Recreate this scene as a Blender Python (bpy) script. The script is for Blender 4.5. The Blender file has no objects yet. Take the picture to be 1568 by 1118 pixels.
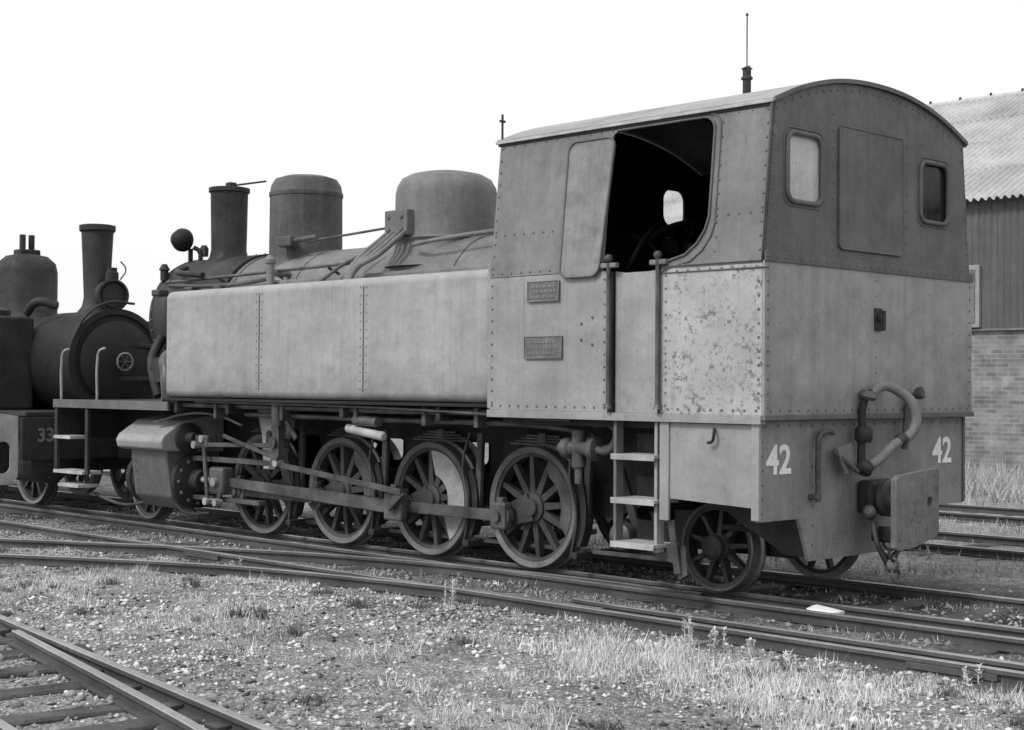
import bpy, bmesh, math, random
import numpy as np
from mathutils import Vector, Matrix, noise
random.seed(7); np.random.seed(7)
sc=bpy.context.scene
COL=sc.collection
def link(o,parent=None):
    COL.objects.link(o)
    if parent: o.parent=parent
    return o
def empty(name):
    e=bpy.data.objects.new(name,None); COL.objects.link(e); return e
# ---------------------------------------------------------------- materials
def mat(name,c,var=.25,rough=.65,metal=0.,scale=2.5,streak=.15,spots=0.,spotcol=.05,spot_scale=22,bump=.15,bscale=60,tint=(1,1,1),grime=0.,gz=(1.45,1.9),dent=0.,mott=0.):
    m=bpy.data.materials.new(name); m.use_nodes=True
    nt=m.node_tree; N=nt.nodes; L=nt.links
    b=N['Principled BSDF']; b.inputs['Roughness'].default_value=rough; b.inputs['Metallic'].default_value=metal
    b.inputs['Specular IOR Level'].default_value=.3
    tc=N.new('ShaderNodeTexCoord')
    def nz(s,det=8,src=None,rg=.6):
        n=N.new('ShaderNodeTexNoise'); n.inputs['Scale'].default_value=s; n.inputs['Detail'].default_value=det; n.inputs['Roughness'].default_value=rg
        L.new(src if src else tc.outputs['Object'],n.inputs['Vector']); return n.outputs['Fac']
    def mr(v,a,b_,c_,d):
        n=N.new('ShaderNodeMapRange'); L.new(v,n.inputs[0])
        for i,x in enumerate((a,b_,c_,d)): n.inputs[i+1].default_value=x
        return n.outputs[0]
    def mul(a,b_):
        n=N.new('ShaderNodeMath'); n.operation='MULTIPLY'; L.new(a,n.inputs[0])
        if isinstance(b_,float): n.inputs[1].default_value=b_
        else: L.new(b_,n.inputs[1])
        return n.outputs[0]
    v=mul(mr(nz(scale*.5),.3,.7,1-var,1+var),float(c))
    v=mul(v,mr(nz(scale*9,6),.3,.7,1-var*.4,1+var*.4))
    v=mul(v,mr(nz(70,3),.3,.7,.95,1.05))
    if mott>0:
        v=mul(v,mr(nz(3.3,12,None,.75),.50,.62,1,1-mott)); v=mul(v,mr(nz(9,10,None,.8),.56,.70,1,1-mott))
    if streak>0:
        mp=N.new('ShaderNodeMapping'); mp.inputs['Scale'].default_value=(6,6,.45); L.new(tc.outputs['Object'],mp.inputs[0])
        s=mr(nz(1.,9,mp.outputs[0],.7),.25,.75,1-streak,1+streak*.5)
        v=mul(v,s)
        mp2=N.new('ShaderNodeMapping'); mp2.inputs['Scale'].default_value=(22,22,.9); L.new(tc.outputs['Object'],mp2.inputs[0])
        v=mul(v,mr(nz(1.,5,mp2.outputs[0],.6),.58,.72,1,1-streak*.9))
    if grime>0:
        sx=N.new('ShaderNodeSeparateXYZ'); L.new(tc.outputs['Object'],sx.inputs[0])
        ad=N.new('ShaderNodeMath'); ad.operation='ADD'; L.new(sx.outputs['Z'],ad.inputs[0]); L.new(mr(nz(4,8),.3,.7,-.15,.15),ad.inputs[1])
        v=mul(v,mr(ad.outputs[0],gz[0],gz[1],1-grime,1))
    if spots>0:
        s=mr(nz(spot_scale,4,None,.7),.66-spots*.1,.69-spots*.1,0,1)
        s=mul(s,mr(nz(spot_scale*.15,3),.40,.6,0.,.9))
        mx=N.new('ShaderNodeMix'); mx.data_type='FLOAT'; L.new(s,mx.inputs[0]); L.new(v,mx.inputs[2]); mx.inputs[3].default_value=spotcol; v=mx.outputs[0]
    cc=N.new('ShaderNodeCombineColor')
    for i in range(3):
        L.new(mul(v,float(tint[i])),cc.inputs[i])
    L.new(cc.outputs[0],b.inputs['Base Color'])
    r=mr(nz(scale*3,5),.3,.7,rough-.12,min(1,rough+.15)); L.new(r,b.inputs['Roughness'])
    if bump>0:
        bn=N.new('ShaderNodeBump'); bn.inputs['Strength'].default_value=bump; bn.inputs['Distance'].default_value=.01
        L.new(nz(bscale,5),bn.inputs['Height'])
        b2=N.new('ShaderNodeBump'); b2.inputs['Strength'].default_value=min(1,bump*1.5+dent); b2.inputs['Distance'].default_value=.02+dent*.08
        L.new(nz(2.6,2),b2.inputs['Height']); L.new(bn.outputs[0],b2.inputs['Normal']); L.new(b2.outputs[0],b.inputs['Normal'])
    return m
M_tank=mat('tank_paint',.33,.15,.40,streak=.18,spots=.12,spotcol=.17,spot_scale=34,bump=.12,bscale=25,grime=.30,gz=(1.45,1.8),dent=.4,mott=.10)
M_side=mat('cab_side_paint',.30,.16,.46,streak=.18,spots=.3,spotcol=.14,spot_scale=34,bump=.12,bscale=25,dent=.4,mott=.11)
M_bunk=mat('bunker_flaking_paint',.41,.14,.6,streak=.16,spots=1.25,spotcol=.13,spot_scale=30,bump=.12,bscale=30,dent=.35,mott=.08)
M_rear=mat('rear_paint',.33,.16,.46,streak=.2,spots=.3,spotcol=.12,spot_scale=30,bump=.12,bscale=25,grime=.30,gz=(1.4,1.8),dent=.4,mott=.11)
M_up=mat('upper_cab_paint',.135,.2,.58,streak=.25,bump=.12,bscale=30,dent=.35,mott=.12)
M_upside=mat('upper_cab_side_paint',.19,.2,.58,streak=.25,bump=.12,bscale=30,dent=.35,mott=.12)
M_roof=mat('cab_roof_skylit',.32,.25,.6,streak=0,bump=.1,mott=.15)  # lightened base colour: sky brightness on the roof is painted in
M_boil=mat('boiler_cladding',.17,.3,.55,streak=.25,bump=.12,dent=.25,mott=.15)
M_dome=mat('dome_paint',.085,.4,.55,streak=.5,bump=.12,mott=.2)
M_dome2=mat('steam_dome_paint',.165,.28,.55,streak=.3,bump=.1,dent=.25,mott=.15)
M_black=mat('sooty_black',.018,.4,.6,streak=.2,bump=.2)
M_dark=mat('dark_iron',.035,.55,.6,streak=.25,scale=4,bump=.2,mott=.2)
M_gear=mat('motion_steel',.095,.6,.42,metal=.15,streak=.1,scale=7,bump=.15,mott=.25)
M_wheel=mat('wheel_iron',.055,.5,.55,streak=.1,scale=6,bump=.15,mott=.2)
M_tyre=mat('tyre_steel',.16,.45,.36,metal=.4,streak=0,scale=5,bump=.05,mott=.15)
M_cw=mat('counterweight_worn',.34,.35,.5,streak=.1,scale=6,mott=.2)
M_light=mat('worn_light_metal',.42,.35,.5,streak=.2,scale=7)
M_white=mat('white_paint',.78,.12,.6,streak=.05,bump=.02)
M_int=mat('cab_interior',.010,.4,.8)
M_rail=mat('rail_rust',.075,.4,.6,streak=0,bump=.2)
M_railtop=mat('rail_top',.36,.25,.35,metal=.5,streak=0,bump=.02)
M_sleep=mat('sleeper_wood',.075,.6,.9,streak=.0,scale=6,bump=.7,bscale=30)
M_riv=mat('rivet_paint',.13,.2,.5,streak=0,bump=0)
M_glassd=mat('dark_glass',.02,.3,.12,streak=0,bump=0)
M_glassl=mat('sky_bright_glass',.52,.3,.25,scale=4,streak=.2,bump=0)  # pale opaque pane; brightness of sky seen through is put into its colour
M_brass=mat('plate_cast',.13,.3,.45,streak=0,scale=20,bump=.3,bscale=90)
# ---------------------------------------------------------------- mesh helpers
def mk(name,vs,fs,m,parent,smooth=False,ang=None):
    me=bpy.data.meshes.new(name); me.from_pydata([tuple(v) for v in vs],[],fs); me.update()
    bm=bmesh.new(); bm.from_mesh(me); bmesh.ops.recalc_face_normals(bm,faces=bm.faces); bm.to_mesh(me); bm.free()
    me.materials.append(m)
    if smooth:
        me.polygons.foreach_set('use_smooth',[True]*len(me.polygons))
        try: me.set_sharp_from_angle(angle=math.radians(35))
        except Exception: pass
    o=bpy.data.objects.new(name,me); return link(o,parent)
def box(name,x0,x1,y0,y1,z0,z1,m,parent,bev=.006,seg=2):
    vs=[(x,y,z) for x in(x0,x1) for y in(y0,y1) for z in(z0,z1)]
    fs=[(0,1,3,2),(4,6,7,5),(0,4,5,1),(2,3,7,6),(0,2,6,4),(1,5,7,3)]
    o=mk(name,vs,fs,m,parent)
    if bev>0:
        md=o.modifiers.new('b','BEVEL'); md.width=bev; md.segments=seg; md.limit_method='NONE'
        if seg>2:
            for p in o.data.polygons: p.use_smooth=True
            md.harden_normals=True
    return o
def basis(ax):
    ax=Vector(ax).normalized(); t=Vector((0,0,1)) if abs(ax.z)<.9 else Vector((1,0,0))
    a=ax.cross(t).normalized(); b=ax.cross(a).normalized(); return ax,a,b
def lathe(name,prof,org,axis,m,parent,seg=40,closed=False,capA=True,capB=True):
    ax,a,b=basis(axis); org=Vector(org); vs=[];fs=[]
    for r,t in prof:
        for k in range(seg):
            th=2*math.pi*k/seg; vs.append(org+ax*t+(a*math.cos(th)+b*math.sin(th))*r)
    n=len(prof)
    for i in range(n-1 if not closed else n):
        j=(i+1)%n
        for k in range(seg):
            k2=(k+1)%seg; fs.append((i*seg+k,i*seg+k2,j*seg+k2,j*seg+k))
    if not closed:
        if capA: fs.append(tuple(range(seg)))
        if capB: fs.append(tuple((n-1)*seg+k for k in range(seg)))
    return mk(name,vs,fs,m,parent,True)
def cyl(name,p0,p1,r,m,parent,r1=None,seg=16):
    p0=Vector(p0);p1=Vector(p1); L=(p1-p0).length
    return lathe(name,[(r,0),(r if r1 is None else r1,L)],p0,p1-p0,m,parent,seg)
def tube(name,pts,r,m,parent,smooth=True):
    cu=bpy.data.curves.new(name,'CURVE'); cu.dimensions='3D'; cu.bevel_depth=r; cu.bevel_resolution=3; cu.use_fill_caps=True
    if smooth and len(pts)>2:
        s=cu.splines.new('BEZIER'); s.bezier_points.add(len(pts)-1)
        for p,q in zip(s.bezier_points,pts):
            p.co=q; p.handle_left_type=p.handle_right_type='AUTO'
        s.resolution_u=10
    else:
        s=cu.splines.new('POLY'); s.points.add(len(pts)-1)
        for p,q in zip(s.points,pts): p.co=(*q,1)
    cu.materials.append(m)
    return link(bpy.data.objects.new(name,cu),parent)
def fillpoly(name,outer,holes,T,th,m,parent):
    cu=bpy.data.curves.new('tmp','CURVE'); cu.dimensions='2D'; cu.fill_mode='BOTH'; cu.extrude=th/2
    for loop in [outer]+list(holes):
        s=cu.splines.new('POLY'); s.points.add(len(loop)-1)
        for p,q in zip(s.points,loop): p.co=(q[0],q[1],0,1)
        s.use_cyclic_u=True
    ob=bpy.data.objects.new('tmp',cu); COL.objects.link(ob); bpy.context.view_layer.update()
    dg=bpy.context.evaluated_depsgraph_get()
    me=bpy.data.meshes.new_from_object(ob.evaluated_get(dg)); bpy.data.objects.remove(ob)
    for v in me.vertices: v.co=T(*v.co)
    bm=bmesh.new(); bm.from_mesh(me); bmesh.ops.remove_doubles(bm,verts=bm.verts,dist=1e-5); bmesh.ops.recalc_face_normals(bm,faces=bm.faces); bm.to_mesh(me); bm.free()
    me.materials.clear(); me.materials.append(m); me.name=name
    for p in me.polygons: p.use_smooth=False
    return link(bpy.data.objects.new(name,me),parent)
def rr(u0,u1,v0,v1,r,n=6):
    pts=[]
    for cx,cy,a0 in((u1-r,v1-r,0),(u0+r,v1-r,90),(u0+r,v0+r,180),(u1-r,v0+r,270)):
        for k in range(n+1):
            a=math.radians(a0+90*k/n); pts.append((cx+r*math.cos(a),cy+r*math.sin(a)))
    return pts
def bar(name,p0,p1,h,t,m,parent,h1=None):
    p0=Vector(p0);p1=Vector(p1); d=(p1-p0).normalized(); n=Vector((-d.z,0,d.x)).normalized(); h1=h if h1 is None else h1
    vs=[]
    for p,hh in((p0,h),(p1,h1)):
        for s in(-1,1):
            for y in(-t/2,t/2): vs.append(p+n*s*hh/2+Vector((0,y,0)))
    fs=[(0,1,3,2),(4,6,7,5),(0,4,5,1),(2,3,7,6),(0,2,6,4),(1,5,7,3)]
    o=mk(name,vs,fs,m,parent); md=o.modifiers.new('b','BEVEL'); md.width=.006; return o
class Riv:
    def __init__(s): s.vs=[];s.fs=[]
    def add(s,p,n,r=.0115):
        ax,a,b=basis(n); p=Vector(p); i0=len(s.vs)
        for rr_,h in((r,0),(r*.8,r*.5)):
            for k in range(6):
                th=math.pi*k/3; s.vs.append(p+ax*h+(a*math.cos(th)+b*math.sin(th))*rr_)
        s.vs.append(p+ax*r*.8)
        for k in range(6):
            k2=(k+1)%6; s.fs.append((i0+k,i0+k2,i0+6+k2,i0+6+k)); s.fs.append((i0+6+k,i0+6+k2,i0+12))
    def line(s,p0,p1,sp,n,r=.0115):
        p0=Vector(p0);p1=Vector(p1); c=max(1,int((p1-p0).length/sp))
        for i in range(c+1): s.add(p0.lerp(p1,i/c),n,r)
    def done(s,parent,m): mk('rivets',s.vs,s.fs,m,parent,True)
def text(name,body,size,loc,rot,m,parent,sx=1.):
    cu=bpy.data.curves.new(name,'FONT'); cu.body=body; cu.size=size; cu.align_x='CENTER'; cu.align_y='CENTER'; cu.extrude=.002; cu.offset=size*.022
    cu.materials.append(m); o=link(bpy.data.objects.new(name,cu),parent); o.location=loc; o.rotation_euler=rot; o.scale=(sx,1,1); return o
def wheel(pre,x,yo,R,side,parent,nsp=12,cw=None,cwa=55,cm=None,hub=.13):
    ax=(0,-side,0); o=(x,yo,R); ri=R*.83
    lathe(pre+'_tyre',[(ri+.035,.012),(R-.008,0),(R,.01),(R,.115),(R+.028,.125),(R+.028,.15),(ri+.035,.15)],o,ax,M_tyre,parent,56,closed=True)
    lathe(pre+'_rim',[(ri,.03),(ri+.036,.02),(ri+.036,.14),(ri,.14)],o,ax,M_wheel,parent,56,closed=True)
    lathe(pre+'_hub',[(.05,-.03),(hub*.6,-.03),(hub*.65,0),(hub,.01),(hub,.14)],o,ax,M_wheel,parent,28)
    vs=[];fs=[]
    for k in range(nsp):
        a=2*math.pi*k/nsp+.1; c,s_=math.cos(a),math.sin(a)
        i0=len(vs)
        for rr_,w,t0,t1 in((hub*.8,R*.062,.03,.12),(ri+.01,R*.042,.045,.1)):
            for sg in(-1,1):
                for t in(t0,t1):
                    vs.append((x+c*rr_-s_*sg*w,yo-side*t,R+s_*rr_+c*sg*w))
        fs+= [tuple(i0+q for q in f) for f in[(0,1,3,2),(4,6,7,5),(0,4,5,1),(2,3,7,6),(0,2,6,4),(1,5,7,3)]]
    mk(pre+'_spokes',vs,fs,M_wheel,parent)
    if cw is not None:
        pts=[]
        for k in range(25):
            a=math.radians(cw-cwa+2*cwa*k/24); pts.append((x+math.cos(a)*(ri+.005),R+math.sin(a)*(ri+.005)))
        rin=ri*math.cos(math.radians(cwa))*1.0
        for k in range(9):
            a=math.radians(cw+cwa*.8-2*cwa*.8*k/8); q=max(rin,hub*1.6); pts.append((x+math.cos(a)*q*1.12,R+math.sin(a)*q*1.12))
        fillpoly(pre+'_counterweight',pts,[],lambda u,v,w:(u,yo-side*.065+w,v),.075,cm or M_wheel,parent)

# ================================================================ LOCOMOTIVE 42
LO=empty('steam_locomotive'); RV=Riv()
CABX=-2.85; ZB=1.44; ZW=2.57; ZE=3.75; YS=-1.505; YE=-1.385
def sideT(sgn):
    def T(u,v,w):
        y=abs(YS)
        if v>ZW: y=abs(YS)-(v-ZW)/(ZE-ZW)*(abs(YS)-abs(YE))
        return (u,sgn*(y+w),v)
    return T
near=sideT(-1); far=sideT(1)
fillpoly('cab_side_lower',[(CABX,ZB),(-1.5,ZB),(-1.5,ZW-.005),(CABX,ZW-.005)],[],near,.02,M_side,LO)
fillpoly('door_sheet',[(-1.44,ZB),(-.99,ZB),(-.99,2.555),(-1.1,2.545),(-1.34,2.545),(-1.44,2.56)],[],lambda u,v,w:(u,-1.475+w,v),.02,M_side,LO)
fillpoly('bunker_side',[(-.95,ZB),(0,ZB),(0,ZW+.0),(-.52,ZW),(-.95,ZW)],[],near,.02,M_bunk,LO)
fillpoly('cab_side_lower_far',[(CABX,ZB),(0,ZB),(0,ZW),(CABX,ZW)],[],far,.02,M_side,LO)
op=[(CABX,ZW),(-1.56,ZW),(-1.56,3.62),(-1.54,3.67),(-1.49,3.70)]
op+=[(-.62,3.70)]+[(-.62+.11*math.sin(math.radians(a)),3.59+.11*math.cos(math.radians(a))) for a in(22,45,67,90)]
op+=[(-.51,2.93),(-.54,2.83),(-.61,2.73),(-.72,2.65),(-.93,2.60),(-.97,2.57),(0,ZW),(0,ZE),(CABX,ZE)]
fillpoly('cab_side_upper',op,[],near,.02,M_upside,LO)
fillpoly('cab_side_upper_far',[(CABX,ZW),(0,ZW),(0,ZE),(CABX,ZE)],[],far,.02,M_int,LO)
bead=[near(u,v,.018) for u,v in op[4:18]]
bead2=[near(u+.055*(1 if u>-.8 else .4),v-(.05 if v<2.95 else -.02),.014) for u,v in op[5:17]]
tube('opening_bead',bead,.010,M_up,LO,False); tube('opening_bead_outer',bead2,.008,M_up,LO,False)
pan=rr(-2.0,-1.535,2.53,3.65,.09); pan=[(u+((.05*(v-3.0)+.012*math.sin(v*9)) if u>-1.8 else 0),v) for u,v in pan]
M_shut=mat('shutter_paint',.225,.2,.5,streak=.25,spots=.3,spotcol=.12,spot_scale=30,bump=.12,bscale=25,dent=.7,mott=.12)
fillpoly('sliding_shutter',pan,[],lambda u,v,w:near(u,v,.03+w),.018,M_shut,LO)
tube('shutter_bead',[near(u,v,.042) for u,v in pan]+[near(*pan[0],.042)],.009,M_up,LO,False)
def roofz(y,off=0):
    t=min(1,abs(y)/1.40); return 3.74+off+.29*(1-t**2.2)
ys=[-1.41+2.82*i/40 for i in range(41)]
def roofsheet(name,x0,x1,off,th,m):
    vs=[];fs=[]
    for x in(x0,x1):
        for y in ys: vs.append((x,y,roofz(y,off)+th))
        for y in ys: vs.append((x,y,roofz(y,off)))
    n=41
    for i in range(n-1):
        fs.append((i,i+1,2*n+i+1,2*n+i)); fs.append((n+i,3*n+i,3*n+i+1,n+i+1))
        fs.append((i,n+i,n+i+1,i+1)); fs.append((2*n+i,2*n+i+1,3*n+i+1,3*n+i))
    fs.append((0,2*n,3*n,n)); fs.append((n-1,2*n-1,4*n-1,3*n-1))
    return mk(name,vs,fs,m,LO,True)
roofsheet('cab_roof',CABX-.04,.02,.012,.02,M_roof)
roofsheet('roof_end_angle',.021,.04,.002,.034,M_up)
box('roof_gutter',CABX-.04,.02,-1.425,-1.40,3.735,3.758,M_light,LO,.004)
box('roof_under_gutter',CABX-.02,.0,-1.41,-1.392,3.715,3.734,M_black,LO,.002)
box('roof_gutter_far',CABX-.04,.02,1.40,1.43,3.73,3.76,M_up,LO,.005)
arc=[(y,roofz(y,-.0)) for y in [1.375-2.75*i/30 for i in range(31)]]
win_l=rr(-1.235,-.78,3.03,3.545,.09); win_r=rr(.66,1.11,3.03,3.53,.09)
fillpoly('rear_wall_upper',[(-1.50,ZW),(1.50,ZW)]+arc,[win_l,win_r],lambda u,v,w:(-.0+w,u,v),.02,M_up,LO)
fillpoly('rear_wall_lower',[(-1.515,ZB),(1.515,ZB),(1.515,ZW),(-1.515,ZW)],[],lambda u,v,w:(.012+w,u,v),.02,M_rear,LO)
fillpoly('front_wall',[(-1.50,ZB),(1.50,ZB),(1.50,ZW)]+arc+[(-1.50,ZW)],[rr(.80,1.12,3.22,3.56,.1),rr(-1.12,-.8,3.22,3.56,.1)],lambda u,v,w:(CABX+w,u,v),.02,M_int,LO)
for nm,wl,gm in(('window_frame_near',win_l,M_glassl),('window_frame_far',win_r,M_glassd)):
    tube(nm,[(.018,u,v) for u,v in wl]+[(.018,*wl[0])],.02,M_up,LO,False)
    cy=sum(p[0] for p in wl)/len(wl)
    tube(nm+'_lip',[(.012,u+(.035 if u>cy else -.035),v+(.035 if v>3.3 else -.035)) for u,v in wl]+[(.012,wl[0][0]+.035,wl[0][1]+.035)],.006,M_up,LO,False)
    fillpoly(nm+'_glass',wl,[],lambda u,v,w:(-.008+w,u,v),.004,gm,LO)
pl=rr(-.55,.38,2.72,3.67,.05)
fillpoly('rear_hatch',pl,[],lambda u,v,w:(.018+w,u,v),.014,M_up,LO)
tube('rear_hatch_bead',[(.026,u,v) for u,v in pl]+[(.026,*pl[0])],.006,M_up,LO,False)
box('rear_waist_strip',.022,.036,-1.52,1.52,2.565,2.64,M_up,LO,.003)
box('rear_bottom_angle',.0,.04,-1.53,1.53,1.405,1.445,M_up,LO,.004)
box('side_bottom_angle',CABX-.02,-.002,-1.53,-1.46,1.375,1.438,M_side,LO,.004)
box('bunker_waist_strip',-.93,.0,-1.522,-1.50,2.555,2.58,M_upside,LO,.003)
n=(1,0,0)
RV.line((.036,-1.48,2.60),(.036,1.48,2.60),.105,n); RV.line((.022,-1.475,1.50),(.022,-1.475,2.52),.095,n); RV.line((.022,1.475,1.50),(.022,1.475,2.52),.095,n)
RV.line((.022,-1.44,1.475),(.022,1.44,1.475),.12,n); RV.line((.022,-.02,1.52),(.022,-.02,2.5),.12,n,.008)
RV.line((.012,-1.46,2.7),(.012,-1.36,3.7),.1,n,.010); RV.line((.012,1.46,2.7),(.012,1.36,3.7),.1,n,.010)
for i in range(26):
    y=-1.25+2.5*i/25; RV.add((.012,y,roofz(y)-.05),n,.010)
for y in(-.62,.45): RV.line((.012,y,2.7),(.012,y,3.75),.12,n,.008)
n=(0,-1,0)
RV.line((-.03,-1.516,1.5),(-.03,-1.516,2.52),.095,n)
def rl(u0,v0,u1,v1,sp,r=.0115):
    a=Vector(near(u0,v0,.011)); b=Vector(near(u1,v1,.011)); RV.line(a,b,sp,n,r)
rl(-.03,2.65,-.03,3.69,.1); rl(CABX+.03,1.5,CABX+.03,2.5,.1); rl(CABX+.03,2.65,CABX+.03,3.69,.1)
rl(CABX+.03,1.475,-1.53,1.475,.1); rl(CABX+.03,2.93,-2.03,2.93,.11); rl(-.44,2.93,-.03,2.93,.1); rl(CABX+.03,2.6,-2.03,2.6,.11)
rl(-1.53,1.5,-1.53,2.5,.1,.010); rl(-.9,1.5,-.9,2.5,.1,.010); rl(-.88,1.475,-.05,1.475,.1); rl(-.44,2.66,-.44,3.64,.1,.010); rl(CABX+.05,3.70,-.05,3.70,.12,.009)
rl(-.9,2.53,-.05,2.53,.1,.010)
for u,v in((-1.66,2.2),(-1.78,2.15),(-1.66,1.98),(-1.78,2.02)): RV.add(near(u,v,.011),n,.014)
for z,w,h in((2.43,.36,.165),(1.965,.43,.18)):
    box('maker_plate',-2.2-w/2,-2.2+w/2,-1.532,-1.516,z-h/2,z+h/2,M_brass,LO,.004)
    tube('maker_plate_rim',[(-2.2+a*w/2,-1.533,z+b*h/2) for a,b in((-1,-1),(1,-1),(1,1),(-1,1),(-1,-1))],.005,M_upside,LO,False)
    for k in range(3):
        xx=-2.2-w*.38
        while xx<-2.2+w*.34:
            ww=random.uniform(.012,.04); box('plate_lettering',xx,xx+ww,-1.536,-1.531,z+(k-1)*h*.26-.012,z+(k-1)*h*.26+.012,M_upside,LO,0); xx+=ww+.012
for x,ztop in((-1.47,2.66),(-.965,2.70)):
    box('door_post',x-.03,x+.02,-1.50,-1.46,ZB,2.56,M_black,LO,.004)
    cyl('door_handrail',(x+.012,-1.55,1.5),(x+.012,-1.55,ztop-.04),.018,M_gear,LO)
    box('handrail_bracket',x-.07,x+.09,-1.56,-1.51,2.585,2.625,M_upside,LO,.008)
    lathe('handrail_knob',[(.016,0),(.03,.012),(.036,.03),(.03,.05),(.012,.062)],(x+.012,-1.55,2.63),(0,0,1),M_gear,LO,16)
    lathe('handrail_foot',[(.035,0),(.02,.04)],(x+.012,-1.55,1.47),(0,0,1),M_gear,LO,16)
cyl('cab_front_rod',(CABX,-1.38,3.7),(CABX,-1.38,4.0),.010,M_dark,LO); box('cab_front_rod_arm',CABX-.01,CABX+.01,-1.41,-1.35,3.93,3.95,M_dark,LO,.002)
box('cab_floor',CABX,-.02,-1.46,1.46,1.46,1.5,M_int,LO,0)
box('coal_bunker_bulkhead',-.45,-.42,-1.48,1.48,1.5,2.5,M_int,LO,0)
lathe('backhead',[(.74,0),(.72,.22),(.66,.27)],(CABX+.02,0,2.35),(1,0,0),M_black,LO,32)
cyl('gauge',(-2.5,.45,2.95),(-2.44,.45,2.95),.09,M_dark,LO); cyl('gauge_face',(-2.439,.45,2.95),(-2.435,.45,2.95),.075,M_gear,LO)
lathe('handwheel',[(.085,0),(.1,.01),(.085,.02),(.075,.01)],(-2.3,.5,3.13),(1,.3,.2),M_gear,LO,24,closed=True)
tube('regulator_pipe',[(-2.6,.1,2.9),(-2.3,.2,3.1),(-2.25,.6,3.15),(-2.5,.9,3.0)],.025,M_dark,LO)
tube('cab_pipe',[(-2.5,-.2,2.6),(-2.3,-.2,2.9),(-2.4,.1,3.1)],.02,M_gear,LO)
cyl('lubricator',(-2.45,.72,2.75),(-2.45,.72,3.0),.06,M_gear,LO); cyl('brake_valve',(-2.3,-.75,2.6),(-2.3,-.75,2.9),.06,M_gear,LO)
cyl('gauge_glass',(-2.45,.25,2.62),(-2.45,.25,2.9),.02,M_light,LO); box('pipe_elbow',-2.5,-2.4,-.6,-.5,2.6,2.75,M_gear,LO,.02)
# ---- tanks
for sg,nm in((-1,'side_tank'),(1,'side_tank_far')):
    y0,y1=sorted((sg*1.475,sg*.62)); box(nm,-8.13,CABX-.012,y0,y1,1.49,2.665,M_tank,LO,.085,5)
    if sg<0:
        n=(0,-1,0)
        for x in(-4.62,-6.31):
            box('tank_seam',x-.008,x+.008,-1.480,-1.47,1.58,2.58,M_up,LO,.001)
            RV.line((x-.045,-1.476,1.6),(x-.045,-1.476,2.57),.075,n,.008); RV.line((x+.045,-1.476,1.6),(x+.045,-1.476,2.57),.075,n,.008)
        RV.line((CABX-.06,-1.476,1.6),(CABX-.06,-1.476,2.57),.09,n,.010); RV.line((-8.0,-1.476,1.6),(-8.0,-1.476,2.57),.1,n,.006)
box('tank_joint_strip',CABX-.03,CABX+.0,-1.515,-1.4,1.45,2.66,M_side,LO,.004)
# ---- boiler
lathe('boiler',[(.72,0),(.72,6.1)],(CABX-6.15,0,2.43),(1,0,0),M_boil,LO,64)
for x in(-3.3,-4.35,-6.05,-6.9,-8.1): lathe('boiler_band',[(.722,0),(.73,.0),(.73,.06),(.722,.06)],(x,0,2.43),(1,0,0),M_dome2,LO,64,closed=True)
lathe('smokebox',[(.60,-.02),(.755,0),(.765,.05),(.755,.06),(.755,1.5),(.72,1.51)],(-9.64,0,2.43),(1,0,0),M_dark,LO,64)
lathe('smokebox_door',[(.62,0),(.58,.08),(.35,.16),(.05,.2)],(-9.64,0,2.43),(-1,0,0),M_black,LO,48)
for x in(-9.58,-8.2):
    for k in range(24):
        a=math.radians(-20+k*9.5); RV.add((x,-math.cos(a)*.757,2.43+math.sin(a)*.757),(0,-math.cos(a),math.sin(a)),.014)
box('boiler_side_ledge',-8.6,CABX,-.78,-.66,2.6,2.78,M_boil,LO,.02)
x=-3.55; a=math.radians(38); c=Vector((x,-math.cos(a)*.72,2.43+math.sin(a)*.72)); nn=Vector((0,-math.cos(a),math.sin(a)))
lathe('washout_plug',[(.1,0),(.1,.03),(.06,.03),(.055,.005)],c-nn*.005,nn,M_dark,LO,28,capA=False); cyl('washout_cap',c,c+nn*.02,.045,M_light,LO)
lathe('chimney',[(.40,-.12),(.30,-.03),(.235,.05),(.215,.14),(.222,.55),(.228,.84),(.25,.85),(.25,.90),(.235,.905),(.2,.9),(.19,.6)],(-9.06,0,3.14),(0,0,1),M_dark,LO,48,capB=False)
tube('chimney_lever',[(-9.06,-.05,4.05),(-8.9,.0,4.07),(-8.3,.0,4.06)],.012,M_dark,LO,False); box('chimney_latch',-9.0,-8.9,-.1,0,4.02,4.10,M_dark,LO,.01)
lathe('sand_dome',[(.56,-.16),(.45,-.04),(.42,.06),(.415,.74),(.425,.75),(.425,.79),(.415,.80),(.40,.88),(.355,.95),(.25,.985),(.12,1.0),(.02,1.005)],(-7.50,0,3.05),(0,0,1),M_dome,LO,56)
lathe('steam_dome',[(.66,-.18),(.57,-.05),(.535,.05),(.53,.58),(.515,.66),(.47,.74),(.38,.79),(.24,.82),(.12,.832),(.02,.835)],(-5.09,0,3.03),(0,0,1),M_dome2,LO,56)
lathe('dome_ring',[(.545,0),(.56,.02),(.545,.04)],(-5.09,0,3.12),(0,0,1),M_dome2,LO,56)
box('steam_manifold',-5.35,-5.0,-.62,-.5,3.16,3.42,M_boil,LO,.012)
for i,(x,z) in enumerate(((-5.28,3.35),(-5.08,3.35),(-5.28,3.22),(-5.08,3.22))): RV.add((x,-.62,z),(0,-1,0),.028)
for i in range(4):
    x=-5.30+i*.09
    tube('steam_pipe',[(x,-.6,3.2),(x-.02,-.72,3.1),(x-.12,-.86,2.95),(x-.2-.06*i,-.95,2.8),(x-.22-.07*i,-1.0,2.62)],.028,M_dome2,LO)
tube('sand_pipe',[(-5.5,-.55,3.05),(-5.75,-.8,2.9),(-6.0,-.95,2.7)],.02,M_dome,LO)
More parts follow.
